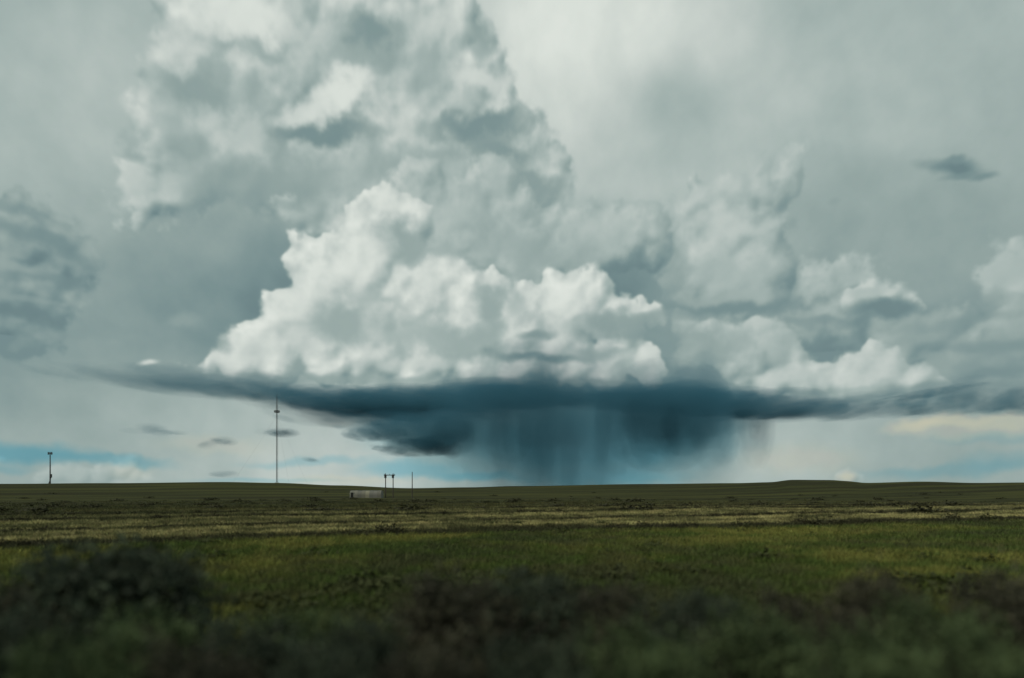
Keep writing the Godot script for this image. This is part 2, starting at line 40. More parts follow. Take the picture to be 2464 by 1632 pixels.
const SHRUBS := [-5.52919, -9.3, 2.28759, 2.73, 0, -4.65083, -9.2, 2.17665, 1.785, 0, -5.79914, -8.8, 1.81696, 1.785, 2, -4.55193, -6.6, 1.86176, 1.575, 0, -3.61519, -6.9, 1.77782, 1.47, 1, -2.67925, -7, 1.71108, 1.47, 0, -2.19638, -7.4, 1.69834, 1.47, 1, -1.43309, -7, 1.71108, 1.155, 0, -0.62167, -8.2, 2.0466, 1.89, 2, 0.239779, -8.4, 1.99063, 1.89, 0, 1.08981, -8.2, 1.93887, 1.68, 2, 1.80249, -7.5, 1.87496, 1.365, 0, 1.01928, -5.6, 1.84534, 1.365, 1, 2.29521, -6.6, 1.84008, 1.47, 1, 3.59472, -9.2, 1.663, 1.26, 2, 4.44254, -8.6, 1.98985, 1.365, 2, 4.11799, -6.8, 1.86557, 1.47, 1, 5.67956, -8, 2.0487, 1.47, 2, -2.52155, -5.6, 1.80856, 1.26, 2, -3.36292, -5.2, 1.8745, 1.26, 1, -0.642081, -5.7, 1.78353, 1.47, 2, 0.190761, -5.5, 1.81552, 1.26, 0, 2.70663, -5.4, 1.85861, 1.365, 1, -1.49739, -5.5, 1.79746, 1.26, 0, 3.73505, -5.6, 1.79017, 1.26, 1, 2.45709, -8.4, 1.71476, 1.26, 0, 3.3911, -7.4, 1.69834, 1.26, 2]

const PER_DEGREE := 4096.0 / 360.0
const CW := 1024
const CH := 512

var rng := RandomNumberGenerator.new()
var warp_x := PackedFloat32Array()
var warp_y := PackedFloat32Array()
var fine := PackedFloat32Array()
var billow := PackedFloat32Array()
var crest_at := PackedFloat32Array()
var roll_noise := FastNoiseLite.new()
var patch_noise := FastNoiseLite.new()
var streak_noise := FastNoiseLite.new()


func _ready() -> void:
	rng.seed = 7
	var cam := Camera3D.new()
	cam.name = "camera"
	add_child(cam)
	cam.position = Vector3(0, 3, 0)
	var high := 2.0 * 0.2 * tan(deg_to_rad(36.0)) * 678.0 / 1024.0
	var lens := CameraAttributesPhysical.new()
	lens.frustum_focal_length = 50.0
	lens.frustum_near = 0.2
	lens.frustum_far = 60000.0
	lens.exposure_aperture = 0.42
	lens.frustum_focus_distance = 400.0
	cam.attributes = lens
	cam.projection = Camera3D.PROJECTION_FRUSTUM          # a level camera with the lens shifted up
	cam.near = 0.2
	cam.far = 60000.0
	cam.size = high
	cam.frustum_offset = Vector2(0, high * (0.72 - 0.5))
	cam.current = true

	var env := Environment.new()
	env.background_mode = Environment.BG_SKY
	env.tonemap_mode = Environment.TONE_MAPPER_LINEAR
	env.tonemap_exposure = 1.0
	env.sdfgi_enabled = true
	env.ssao_enabled = true
	env.ssil_enabled = true
	env.volumetric_fog_enabled = true
	env.volumetric_fog_density = 0.0
	var sky_material := PanoramaSkyMaterial.new()
	sky_material.panorama = ImageTexture.create_from_image(make_sky())
	env.sky = Sky.new()
	env.sky.sky_material = sky_material
	var world := WorldEnvironment.new()
	world.name = "world"
	world.environment = env
	add_child(world)

	var sun := DirectionalLight3D.new()
	sun.name = "sun"
	sun.light_color = Color(1.0, 0.96, 0.88)
	sun.light_energy = 0.5
	sun.light_angular_distance = 12.0
	sun.shadow_enabled = true
	add_child(sun)
	sun.look_at_from_position(Vector3.ZERO, -Vector3(-0.55, 0.72, 0.42))

	setup_ground()
	make_ground()
	make_clouds()
	make_masts()
	make_shed()
	make_grass()
	make_shrubs()


# ---------------------------------------------------------------- sky

func lattice(seed_value: int, frequency: float, octaves: int) -> FastNoiseLite:
	var n := FastNoiseLite.new()
	n.seed = seed_value
	n.noise_type = FastNoiseLite.TYPE_SIMPLEX_SMOOTH
	n.frequency = frequency
	n.fractal_octaves = octaves
	n.fractal_gain = 0.5
	return n


func field(n: FastNoiseLite) -> PackedFloat32Array:
	var a := PackedFloat32Array()
	a.resize(CW * CH)
	var i := 0
	for v in CH:
		for u in CW:
			a[i] = n.get_noise_2d(u, v)
			i += 1
	return a


func soften(a: PackedFloat32Array, by: int) -> PackedFloat32Array:
	var im := Image.create_from_data(CW, CH, false, Image.FORMAT_RF, a.to_byte_array())
	im.resize(CW / by, CH / by, Image.INTERPOLATE_LANCZOS)
	im.resize(CW, CH, Image.INTERPOLATE_CUBIC)
	return im.get_data().to_float32_array()


func patches(a: PackedFloat32Array, list: Array, waver: float) -> PackedFloat32Array:
	for k in range(0, list.size(), 7):
		var cx: float = CW / 2.0 + float(list[k]) * PER_DEGREE
		var cy: float = CH - float(list[k + 1]) * PER_DEGREE
		var rx: float = maxf(1.5, float(list[k + 2]) * PER_DEGREE)
		var ry: float = maxf(1.5, float(list[k + 3]) * PER_DEGREE)
		var turn: float = deg_to_rad(float(list[k + 4]))
		var tone: float = list[k + 5]
		var share: float = list[k + 6]
		var co := cos(turn)
		var si := sin(turn)
		var reach: float = maxf(rx, ry) * 1.4 + waver
		var shake: float = minf(waver, minf(rx, ry) * 0.9)
		for v in range(maxi(0, int(cy - reach)), mini(CH, int(cy + reach) + 1)):
			for u in range(maxi(0, int(cx - reach)), mini(CW, int(cx + reach) + 1)):
				var i: int = v * CW + u
				var dx: float = u - cx + warp_x[i] * shake
				var dy: float = v - cy + warp_y[i] * shake
				var p: float = (dx * co + dy * si) / rx
				var q: float = (dy * co - dx * si) / ry
				var d: float = p * p + q * q
				if d < 1.7:
					var w: float = clampf((1.3 - sqrt(d)) / 1.05, 0.0, 1.0)
					w = w * w * (3.0 - 2.0 * w) * share
					a[i] = a[i] + (tone - a[i]) * w
	return a


func heap(under: PackedFloat32Array, list: Array, thick: Array, o: Dictionary) -> PackedFloat32Array:
	# Piles puffs on puffs, paints light and shade from their relief, lays it over what is behind.
	var h := PackedFloat32Array()
	h.resize(CW * CH)
	var spheres := []
	for k in range(0, list.size(), 3):
		var r: float = float(list[k + 2]) * PER_DEGREE
		spheres.append([CW / 2.0 + float(list[k]) * PER_DEGREE, CH - float(list[k + 1]) * PER_DEGREE, 0.0, r, 0])
	var at := 0
	while at < spheres.size():
		var s: Array = spheres[at]
		at += 1
		if s[4] >= 2 or s[3] < 2.5:
			continue
		for n in (int(o.kids) if s[4] == 0 else 4):
			var a: float = rng.randf_range(0.0, TAU)
			var tilt: float = 1.35 * sqrt(rng.randf())
			var small: float = lerpf(0.16, 0.55, pow(rng.randf(), 1.6))
			var far: float = s[3] * (1.02 - small * 0.55)
			spheres.append([s[0] + cos(a) * sin(tilt) * far, s[1] - sin(a) * sin(tilt) * far - s[3] * 0.05, s[2] + cos(tilt) * far * 0.8, s[3] * small, s[4] + 1])
	for s in spheres:
		var cx: float = s[0]
		var cy: float = s[1]
		var z: float = s[2]
		var r: float = s[3]
		for v in range(maxi(0, int(cy - r)), mini(CH, int(cy + r) + 2)):
			var dy: float = v - cy
			for u in range(maxi(0, int(cx - r)), mini(CW, int(cx + r) + 2)):
				var d: float = r * r - (u - cx) * (u - cx) - dy * dy
				if d > 0.0:
					var top: float = z + sqrt(d)
					var i: int = v * CW + u
					if top > h[i]:
						h[i] = top
	var bent := PackedFloat32Array()
	bent.resize(CW * CH)
	var mask := PackedFloat32Array()
	mask.resize(CW * CH)
	var amount: float = o.warp
	for v in range(1, CH - 1):
		for u in range(1, CW - 1):
			var i: int = v * CW + u
			var x: int = clampi(int(u + warp_x[i] * amount + 0.5), 0, CW - 1)
			var y: int = clampi(int(v + warp_y[i] * amount + 0.5), 0, CH - 1)
			bent[i] = h[y * CW + x]
			mask[i] = 1.0 if bent[i] > 0.0 else 0.0
			bent[i] -= mask[i] * billow[i] * float(o.billow)
	var smooth := soften(bent, o.smooth)
	var round := soften(bent, int(o.smooth) * 2)
	var wide := soften(bent, 16)
	var mass := soften(bent, 64)
	var cover := soften(mask, o.edge)
	var loose := soften(mask, int(o.edge) * 4)
	var tone := PackedFloat32Array()
	tone.resize(CW * CH)
	var relief: float = o.relief
	var base: float = o.tone
	for v in range(2, CH - 2):
		for u in range(2, CW - 2):
			var i: int = v * CW + u
			var l: float = clampf(0.25 + float(o.loose) + warp_y[(i + 40000) % (CW * CH)] * 1.6, 0.0, 1.0)
			cover[i] = lerpf(cover[i], loose[i], l)
			if cover[i] < 0.02:
				continue
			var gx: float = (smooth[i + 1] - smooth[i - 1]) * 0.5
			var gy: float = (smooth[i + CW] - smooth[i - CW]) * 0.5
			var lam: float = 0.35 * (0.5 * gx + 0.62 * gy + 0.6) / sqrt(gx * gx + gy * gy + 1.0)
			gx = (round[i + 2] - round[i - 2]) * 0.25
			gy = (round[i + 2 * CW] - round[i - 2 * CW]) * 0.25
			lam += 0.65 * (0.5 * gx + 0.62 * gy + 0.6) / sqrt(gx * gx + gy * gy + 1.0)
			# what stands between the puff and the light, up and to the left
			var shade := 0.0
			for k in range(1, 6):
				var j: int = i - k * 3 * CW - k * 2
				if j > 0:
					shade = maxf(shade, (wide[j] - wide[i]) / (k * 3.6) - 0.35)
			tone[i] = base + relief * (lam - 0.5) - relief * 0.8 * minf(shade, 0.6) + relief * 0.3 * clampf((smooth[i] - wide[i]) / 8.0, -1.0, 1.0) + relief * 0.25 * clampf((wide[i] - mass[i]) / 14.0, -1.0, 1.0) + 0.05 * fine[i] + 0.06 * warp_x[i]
	tone = patches(tone, thick, 13.0)  # lit and shaded areas painted onto the puffs
	var low: float = o.get("floor", -1.0)
	for v in range(CH):
		var up: float = tan(deg_to_rad((CH - v) / PER_DEGREE))
		for u in range(CW):
			var i: int = v * CW + u
			if cover[i] < 0.02:
				continue
			var k: float = clampf((cover[i] + fine[i] * float(o.ragged) - 0.3) / 0.45, 0.0, 1.0)
			k = k * k * (3.0 - 2.0 * k) * float(o.dense)
			if low > 0.0:
				k *= smoothstep(low - 0.006, low + 0.008, up / cos(deg_to_rad((u - CW / 2.0) / PER_DEGREE)))
			under[i] = under[i] + (tone[i] - under[i]) * k
	return under


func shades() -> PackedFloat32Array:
	# sRGB of cloud by tone, its light and shade painted in, from slate to white
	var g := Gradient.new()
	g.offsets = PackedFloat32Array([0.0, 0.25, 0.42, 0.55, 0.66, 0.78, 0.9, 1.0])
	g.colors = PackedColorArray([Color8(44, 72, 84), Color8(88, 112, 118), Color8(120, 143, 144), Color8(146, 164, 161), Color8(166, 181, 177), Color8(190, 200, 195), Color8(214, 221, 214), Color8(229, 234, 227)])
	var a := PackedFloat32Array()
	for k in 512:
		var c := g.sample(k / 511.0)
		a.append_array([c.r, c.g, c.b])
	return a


func make_sky() -> Image:
	warp_x = field(lattice(11, 0.028, 5))
	warp_y = field(lattice(12, 0.028, 5))
	fine = field(lattice(13, 0.07, 4))
	var puffy := lattice(14, 0.012, 5)
	puffy.fractal_type = FastNoiseLite.FRACTAL_RIDGED
	puffy.fractal_gain = 0.55
	billow = field(puffy)
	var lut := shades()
	# the air and the thin high cloud over the whole upper half of the sky
	var gw := 512
	var gh := 128
	var broad := lattice(21, 1.6, 4)
	var places := PackedVector3Array()
	var tones := PackedFloat32Array()
	for k in range(0, AIR.size(), 3):
		places.append(toward(AIR[k], AIR[k + 1]))
		tones.append(AIR[k + 2])
	var whole := PackedFloat32Array()
	whole.resize(gw * gh)
	for v in gh:
		for u in gw:
			var d := toward((u + 0.5) / gw * 360.0 - 180.0, 90.0 - (v + 0.5) / gh * 90.0)
			var total := 0.012
			var sum := 0.012 * 0.64
			for k in places.size():
				var w: float = 1.0 / (d.distance_squared_to(places[k]) + 0.0015)
				w = w * w * 1e-4
				total += w
				sum += w * tones[k]
			whole[v * gw + u] = sum / total + 0.09 * broad.get_noise_3d(d.x, d.y * 2.0, d.z)
	var air := Image.create_from_data(gw, gh, false, Image.FORMAT_RF, whole.to_byte_array())
	air.resize(4096, 1024, Image.INTERPOLATE_CUBIC)
	var tone := air.get_region(Rect2i(2048 - CW / 2, 1024 - CH, CW, CH)).get_data().to_float32_array()
	for i in CW * CH:
		tone[i] = tone[i] + 0.035 * warp_x[i]
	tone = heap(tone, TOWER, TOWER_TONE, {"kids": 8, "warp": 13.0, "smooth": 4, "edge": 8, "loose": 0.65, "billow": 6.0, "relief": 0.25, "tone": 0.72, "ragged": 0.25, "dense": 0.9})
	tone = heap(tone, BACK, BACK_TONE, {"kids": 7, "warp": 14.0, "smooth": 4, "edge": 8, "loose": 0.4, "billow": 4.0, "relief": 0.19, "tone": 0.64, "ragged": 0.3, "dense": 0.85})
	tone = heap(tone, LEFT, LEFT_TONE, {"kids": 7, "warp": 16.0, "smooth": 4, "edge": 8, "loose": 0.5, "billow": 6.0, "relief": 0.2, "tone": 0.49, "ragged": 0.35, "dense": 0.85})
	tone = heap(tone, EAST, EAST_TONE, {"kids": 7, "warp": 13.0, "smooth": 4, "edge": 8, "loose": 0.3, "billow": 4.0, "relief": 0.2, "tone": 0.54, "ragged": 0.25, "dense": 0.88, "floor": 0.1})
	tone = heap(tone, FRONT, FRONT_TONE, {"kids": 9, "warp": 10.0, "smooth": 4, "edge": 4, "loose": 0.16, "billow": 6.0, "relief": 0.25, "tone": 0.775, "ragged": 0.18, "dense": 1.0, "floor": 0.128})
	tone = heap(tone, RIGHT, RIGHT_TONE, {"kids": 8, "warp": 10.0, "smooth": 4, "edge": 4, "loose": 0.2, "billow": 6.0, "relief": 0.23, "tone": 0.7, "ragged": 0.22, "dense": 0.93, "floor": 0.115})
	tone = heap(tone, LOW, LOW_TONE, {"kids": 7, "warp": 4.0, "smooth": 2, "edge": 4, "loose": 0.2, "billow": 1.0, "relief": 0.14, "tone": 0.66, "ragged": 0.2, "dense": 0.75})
	tone = patches(tone, WISPS, 12.0)
	for v in range(CH - 4, CH):
		for u in CW:
			tone[v * CW + u] = tone[(CH - 5) * CW + u]
	var blue := PackedFloat32Array()
	blue.resize(CW * CH)
	blue = patches(blue, BLUE, 5.0)
	var warm := PackedFloat32Array()
	warm.resize(CW * CH)
	warm = patches(warm, WARM, 6.0)
	var chart := PackedByteArray()
	chart.resize(CW * CH * 4)
	for v in CH:
		var top: float = smoothstep(0.0, 70.0, v)
		for u in CW:
			var i: int = v * CW + u
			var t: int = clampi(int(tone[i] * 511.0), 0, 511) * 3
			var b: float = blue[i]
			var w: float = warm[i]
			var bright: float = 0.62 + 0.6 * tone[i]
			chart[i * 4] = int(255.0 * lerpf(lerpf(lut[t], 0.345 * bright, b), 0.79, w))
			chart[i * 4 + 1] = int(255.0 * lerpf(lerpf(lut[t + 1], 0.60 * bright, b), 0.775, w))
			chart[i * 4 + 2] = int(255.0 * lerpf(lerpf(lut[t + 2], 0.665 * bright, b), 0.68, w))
			chart[i * 4 + 3] = int(255.0 * top * smoothstep(0.0, 70.0, minf(u, CW - 1 - u)))
	var rest := air
	rest.resize(2048, 512, Image.INTERPOLATE_BILINEAR)
	var values := rest.get_data().to_float32_array()
	var bytes := PackedByteArray()
	bytes.resize(2048 * 512 * 4)
	for i in values.size():
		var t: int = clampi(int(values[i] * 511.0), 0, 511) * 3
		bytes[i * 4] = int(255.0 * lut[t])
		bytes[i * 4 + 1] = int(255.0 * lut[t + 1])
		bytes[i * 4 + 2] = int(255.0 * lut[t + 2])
		bytes[i * 4 + 3] = 255
	var upper := Image.create_from_data(2048, 512, false, Image.FORMAT_RGBA8, bytes)
	upper.resize(4096, 1024, Image.INTERPOLATE_CUBIC)
	var out := Image.create(4096, 2048, false, Image.FORMAT_RGBA8)
	out.fill(Color8(150, 165, 162))
	out.blit_rect(upper, Rect2i(0, 0, 4096, 1024), Vector2i.ZERO)
	out.blend_rect(Image.create_from_data(CW, CH, false, Image.FORMAT_RGBA8, chart), Rect2i(0, 0, CW, CH), Vector2i(2048 - CW / 2, 1024 - CH))
	var turned := Image.create(4096, 2048, false, Image.FORMAT_RGBA8)      # a panorama begins at north
	turned.blit_rect(out, Rect2i(2048, 0, 2048, 2048), Vector2i.ZERO)
	turned.blit_rect(out, Rect2i(0, 0, 2048, 2048), Vector2i(2048, 0))
	turned.convert(Image.FORMAT_RGB8)
	return turned


func toward(azimuth: float, elevation: float) -> Vector3:
	var a := deg_to_rad(azimuth)
	var e := deg_to_rad(elevation)
	return Vector3(sin(a) * cos(e), sin(e), -cos(a) * cos(e))


# ---------------------------------------------------------------- things

func tag(o: Node, label: String, category: String, group := "", kind := "") -> Node:
	if label:
		o.set_meta("label", label)
	if category:
		o.set_meta("category", category)
	if group:
		o.set_meta("group", group)
	if kind:
		o.set_meta("kind", kind)
	return o


func base(called: String, at: Vector3) -> Node3D:
	var o := Node3D.new()
	o.name = called
	add_child(o, true)
	o.position = at
	return o


func put(called: String, mesh: Mesh, m: Material, parent: Node) -> MeshInstance3D:
	var o := MeshInstance3D.new()
	o.name = called
	o.mesh = mesh
	if m:
		o.material_override = m
	parent.add_child(o, true)
	return o


func plain(c: Color, rough := 0.9, metal := 0.0) -> StandardMaterial3D:
	var m := StandardMaterial3D.new()
	m.albedo_color = c.linear_to_srgb()
	m.roughness = rough
	m.metallic = metal
	return m


func tube(st: SurfaceTool, a: Vector3, b: Vector3, ra: float, rb: float, sides := 8) -> void:
	var along := (b - a).normalized()
	var side := along.cross(Vector3.UP if absf(along.y) < 0.9 else Vector3.RIGHT).normalized()
	var other := along.cross(side)
	for k in sides:
		var d0 := side * cos(TAU * k / sides) + other * sin(TAU * k / sides)
		var d1 := side * cos(TAU * (k + 1) / sides) + other * sin(TAU * (k + 1) / sides)
		for p in [a + d0 * ra, b + d0 * rb, b + d1 * rb, a + d0 * ra, b + d1 * rb, a + d1 * ra, b, b + d1 * rb, b + d0 * rb, a, a + d0 * ra, a + d1 * ra]:
			st.add_vertex(p)


func tubes(list: Array, sides := 8) -> ArrayMesh:
	var st := SurfaceTool.new()
	st.begin(Mesh.PRIMITIVE_TRIANGLES)
	st.set_smooth_group(-1)
	for t in list:
		tube(st, t[0], t[1], t[2], t[3], sides)
	st.generate_normals()
	return st.commit()


func block(size: Vector3, at := Vector3.ZERO) -> ArrayMesh:
	# a box with chamfered edges
	var c: float = minf(size.x, minf(size.y, size.z)) * 0.08
	var st := SurfaceTool.new()
	st.begin(Mesh.PRIMITIVE_TRIANGLES)
	st.set_smooth_group(-1)
	var hs := size * 0.5
	var pts := PackedVector3Array()
	for sx in [-1, 1]:
		for sy in [-1, 1]:
			for sz in [-1, 1]:
				pts.append(at + Vector3(sx * (hs.x - c), sy * (hs.y - c), sz * hs.z))
				pts.append(at + Vector3(sx * (hs.x - c), sy * hs.y, sz * (hs.z - c)))
				pts.append(at + Vector3(sx * hs.x, sy * (hs.y - c), sz * (hs.z - c)))
	var shape := ConvexPolygonShape3D.new()
	shape.points = pts
	var id := func(sx: int, sy: int, sz: int, k: int) -> Vector3: return pts[((sx * 2 + sy) * 2 + sz) * 3 + k]
	var quads := []
	for s in 2:
		quads.append([id.call(0, 0, s, 0), id.call(1, 0, s, 0), id.call(1, 1, s, 0), id.call(0, 1, s, 0)])
		quads.append([id.call(0, s, 0, 1), id.call(1, s, 0, 1), id.call(1, s, 1, 1), id.call(0, s, 1, 1)])
		quads.append([id.call(s, 0, 0, 2), id.call(s, 1, 0, 2), id.call(s, 1, 1, 2), id.call(s, 0, 1, 2)])
		for t in 2:
			quads.append([id.call(0, s, t, 0), id.call(1, s, t, 0), id.call(1, s, t, 1), id.call(0, s, t, 1)])
			quads.append([id.call(s, 0, t, 0), id.call(s, 1, t, 0), id.call(s, 1, t, 2), id.call(s, 0, t, 2)])
			quads.append([id.call(s, t, 0, 1), id.call(s, t, 1, 1), id.call(s, t, 1, 2), id.call(s, t, 0, 2)])
			for w in 2:
				quads.append([id.call(s, t, w, 0), id.call(s, t, w, 1), id.call(s, t, w, 2)])
	for q in quads:
		var mid := Vector3.ZERO
		for p in q:
			mid += p / q.size()
		var n: Vector3 = (q[1] - q[0]).cross(q[2] - q[0])
		if n.dot(mid - at) > 0.0:
			q.reverse()
		for k in range(1, q.size() - 1):
			for p in [q[0], q[k], q[k + 1]]:
				st.add_vertex(p)
	st.generate_normals()
	return st.commit()


# ---------------------------------------------------------------- ground

func setup_ground() -> void:
	roll_noise = lattice(31, 0.02, 3)
	patch_noise = lattice(32, 0.09, 4)
	streak_noise = lattice(33, 0.05, 4)
	crest_at.resize(181)
	for k in 181:
		var a: float = k * 0.5 - 45.0
		var n: int = CREST.size() / 2
		var v: float = CREST[1]
		if a >= float(CREST[2 * n - 2]):
			v = CREST[2 * n - 1]
		for j in n - 1:
			if a >= float(CREST[2 * j]) and a < float(CREST[2 * j + 2]):
				v = lerpf(CREST[2 * j + 1], CREST[2 * j + 3], smoothstep(CREST[2 * j], CREST[2 * j + 2], a))
		crest_at[k] = v


func ground_y(x: float, z: float) -> float:
	var r := sqrt(x * x + z * z)
	var a: float = clampf(rad_to_deg(atan2(x, -z)), -44.0, 44.0)
	var k := int((a + 45.0) * 2.0)
	var s: float = lerpf(crest_at[k], crest_at[k + 1], (a + 45.0) * 2.0 - k)
	var y := -3.0 - 0.6 * clampf((r - 12.0) / 254.0, 0.0, 1.0)
	if r > 266.0:
		y = lerpf(-3.6, s * 700.0, smoothstep(266.0, 700.0, r))
	if r > 700.0:
		y = s * r - minf(60.0, (r - 700.0) * (r - 700.0) / 20000.0)
	var rough: float = clampf((r - 6.0) / 60.0, 0.0, 1.0) * (1.0 - smoothstep(150.0, 500.0, r))
	y += roll_noise.get_noise_2d(x, z) * 0.3 * rough
	var q := across(x, z)
	y += 0.25 * smoothstep(39.0, 42.0, q) * (1.0 - smoothstep(60.0, 100.0, q))
	return 3.0 + y


func across(x: float, z: float) -> float:
	return -0.387 * x - 0.81 * z + 2.2 * roll_noise.get_noise_2d(x * 0.8 + 90.0, z * 0.8)


func band(q: float, a: float, b: float, soft: float) -> float:
	return smoothstep(a - soft, a + soft, q) * (1.0 - smoothstep(b - soft, b + soft, q))


func growth(x: float, z: float) -> Vector4:
	# what grows there: colour, and how dry and tall it is
	var q := across(x, z)
	var along := 0.9 * x - 0.43 * z
	var r := sqrt(x * x + z * z)
	var n := patch_noise.get_noise_2d(x, z)
	var n2 := patch_noise.get_noise_2d(x * 0.31 + 200.0, z * 0.31)
	var far_streak := streak_noise.get_noise_2d(along * 0.1, 170.0 * log(maxf(q, 5.0)))
	var n3 := patch_noise.get_noise_2d(x * 4.0 + 50.0, z * 4.0)
	var green := Vector3(0.075, 0.108, 0.028)
	var gold := Vector3(0.185, 0.185, 0.05)
	var deep := Vector3(0.06, 0.068, 0.034)
	var straw := Vector3(0.37, 0.335, 0.15)
	var olive := Vector3(0.068, 0.074, 0.034)
	var scrub := Vector3(0.052, 0.052, 0.028)
	var c := green.lerp(gold, clampf(0.48 + 1.3 * n + 0.8 * n2 + 1.3 * n3, 0.0, 1.0)).lerp(deep, clampf(-0.05 - 1.6 * n2 + 1.4 * n3, 0.0, 0.85))
	var dry: float = 0.35
	var side: float = smoothstep(-30.0, 20.0, along)
	if q > 36.0:
		var pale: float = maxf(band(q, 41.0, 50.6, 0.6), maxf(0.8 * band(q, 52.5, 66.5, 1.0), maxf(0.6 * band(q, 71.0, 83.0, 2.0) * (0.4 + 0.6 * side), 0.35 * band(q, 93.0, 103.0, 3.0) * side)))
		pale *= clampf(0.7 + 1.1 * n + 0.8 * n3 + 0.6 * far_streak, 0.1, 1.0)
		var c2 := olive.lerp(straw, pale)
		c2 = c2.lerp(Vector3(0.1, 0.092, 0.038), clampf(far_streak * 1.6, 0.0, 0.8) * smoothstep(70.0, 120.0, q))
		c2 = c2.lerp(scrub, clampf(-far_streak * 1.7, 0.0, 0.7) * smoothstep(60.0, 100.0, q))
		c2 = c2.lerp(Vector3(0.06, 0.08, 0.034), 0.8 * band(q, 66.0, 110.0, 6.0) * (1.0 - smoothstep(-75.0, -45.0, along)))
		var dark: float = maxf(band(q, 38.8, 41.2, 0.5), maxf(0.9 * band(q, 50.4, 53.4, 0.6), maxf(0.95 * band(q, 66.5, 70.5, 0.9), maxf(0.8 * band(q, 84.0, 90.0, 1.5), 0.7 * maxf(band(q, 45.2, 46.4, 0.4), maxf(band(q, 57.0, 59.0, 0.5), band(q, 76.0, 79.0, 0.8)))))))
		c2 = c2.lerp(scrub, dark * clampf(0.85 + 0.6 * n, 0.0, 1.0))
		c = c.lerp(c2, smoothstep(36.5, 39.5, q))
		dry = lerpf(dry, pale, smoothstep(36.5, 39.5, q))
	if r > 160.0:
		c = c.lerp(olive.lerp(Vector3(0.105, 0.108, 0.042), clampf(0.15 + 2.2 * far_streak, 0.0, 1.0)).lerp(scrub, clampf(-2.4 * far_streak, 0.0, 0.8)), smoothstep(160.0, 260.0, r))
	return Vector4(c.x, c.y, c.z, dry)


func make_ground() -> void:
	var turns := PackedFloat32Array()
	var a := -60.0
	while a < 59.9:
		turns.append(a)
		a += 0.3
	for k in 41:
		turns.append(60.0 + k * 6.0)
	var rings := PackedFloat32Array([0.0])
	var r := 1.0
	while r < 30000.0:
		rings.append(r)
		r *= 1.018 if r > 9.0 and r < 900.0 else 1.12
	var p := PackedVector3Array()
	var colors := PackedColorArray()
	for ring in rings:
		for t in turns:
			var x: float = sin(deg_to_rad(t)) * ring
			var z: float = -cos(deg_to_rad(t)) * ring
			p.append(Vector3(x, ground_y(x, z), z))
			var g := growth(x, z)
			colors.append(Color(g.x, g.y, g.z))
	var index := PackedInt32Array()
	var n := turns.size()
	for k in rings.size() - 1:
		for j in n - 1:
			var i := k * n + j
			index.append_array([i, i + n, i + n + 1, i, i + n + 1, i + 1])
	var arrays := []
	arrays.resize(Mesh.ARRAY_MAX)
	arrays[Mesh.ARRAY_VERTEX] = p
	arrays[Mesh.ARRAY_COLOR] = colors
	arrays[Mesh.ARRAY_INDEX] = index
	var st := SurfaceTool.new()
	st.create_from_arrays(arrays)
	st.generate_normals()
	var m := StandardMaterial3D.new()
	m.vertex_color_use_as_albedo = true
	m.roughness = 1.0
	m.metallic_specular = 0.1
	m.uv1_triplanar = true
	m.uv1_world_triplanar = true
	m.uv1_scale = Vector3(0.35, 0.35, 0.35)
	var grain := NoiseTexture2D.new()
	grain.width = 512
	grain.height = 512
	grain.seamless = true
	grain.noise = lattice(41, 0.03, 5)
	var ramp := Gradient.new()
	ramp.colors = PackedColorArray([Color(0.55, 0.55, 0.52), Color(1.0, 1.0, 1.0)])
	grain.color_ramp = ramp
	m.albedo_texture = grain
	var o := put("ground", st.commit(), m, self)
	tag(o, "rolling grassland running back to a low ridge on the skyline", "ground", "", "structure")


# ---------------------------------------------------------------- storm

func mist(list: Array, mat_color: Color, parent: Node3D, part: String, depth: float, strength := 1.0, spread := 1.0, distance := 9000.0, scraps := 0) -> void:
	# every bank is thickest in its middle and thins outwards: clumps of the same water, large and thin to small and dense
	for k in range(0, list.size(), 6):
		var rx: float = list[k + 2]
		var ry: float = list[k + 3]
		for piece in 3 + scraps:
			var v := FogVolume.new()
			v.name = part
			v.shape = RenderingServer.FOG_VOLUME_SHAPE_ELLIPSOID
			var grow: float = 0.92 + ([1.36, 0.98, 0.66][mini(piece, 2)] - 0.92) * spread
			var off := Vector3(rng.randfn() * rx * 0.13, rng.randfn() * ry * 0.1, rng.randfn() * 100.0)
			var share := 0.4
			var size := Vector2(rx * grow * rng.randf_range(0.9, 1.1), ry * grow * rng.randf_range(0.9, 1.1))
			if piece > 2:
				# ragged scraps along the rim
				var a: float = rng.randf_range(0.0, TAU)
				off = Vector3(cos(a) * rx * 0.95, sin(a) * ry * 0.85, rng.randfn() * 300.0)
				grow = rng.randf_range(0.16, 0.42)
				size = Vector2(maxf(rx * grow, ry * 0.35), ry * maxf(grow, 0.3))
				share = rng.randf_range(0.2, 0.5)
			var thick: float = minf(depth, rx * 2.5 + 100.0) * maxf(grow, 0.3)
			v.size = Vector3(size.x * 2.0, size.y * 2.0, thick * 2.0)
			var m := FogMaterial.new()
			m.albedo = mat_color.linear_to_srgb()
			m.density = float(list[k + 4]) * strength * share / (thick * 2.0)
			v.material = m
			parent.add_child(v, true)
			v.position = Vector3(float(list[k]), float(list[k + 1]) + 3.0, -distance) + off - parent.position
			v.rotation.z = -deg_to_rad(float(list[k + 5]) + rng.randfn() * 2.0)


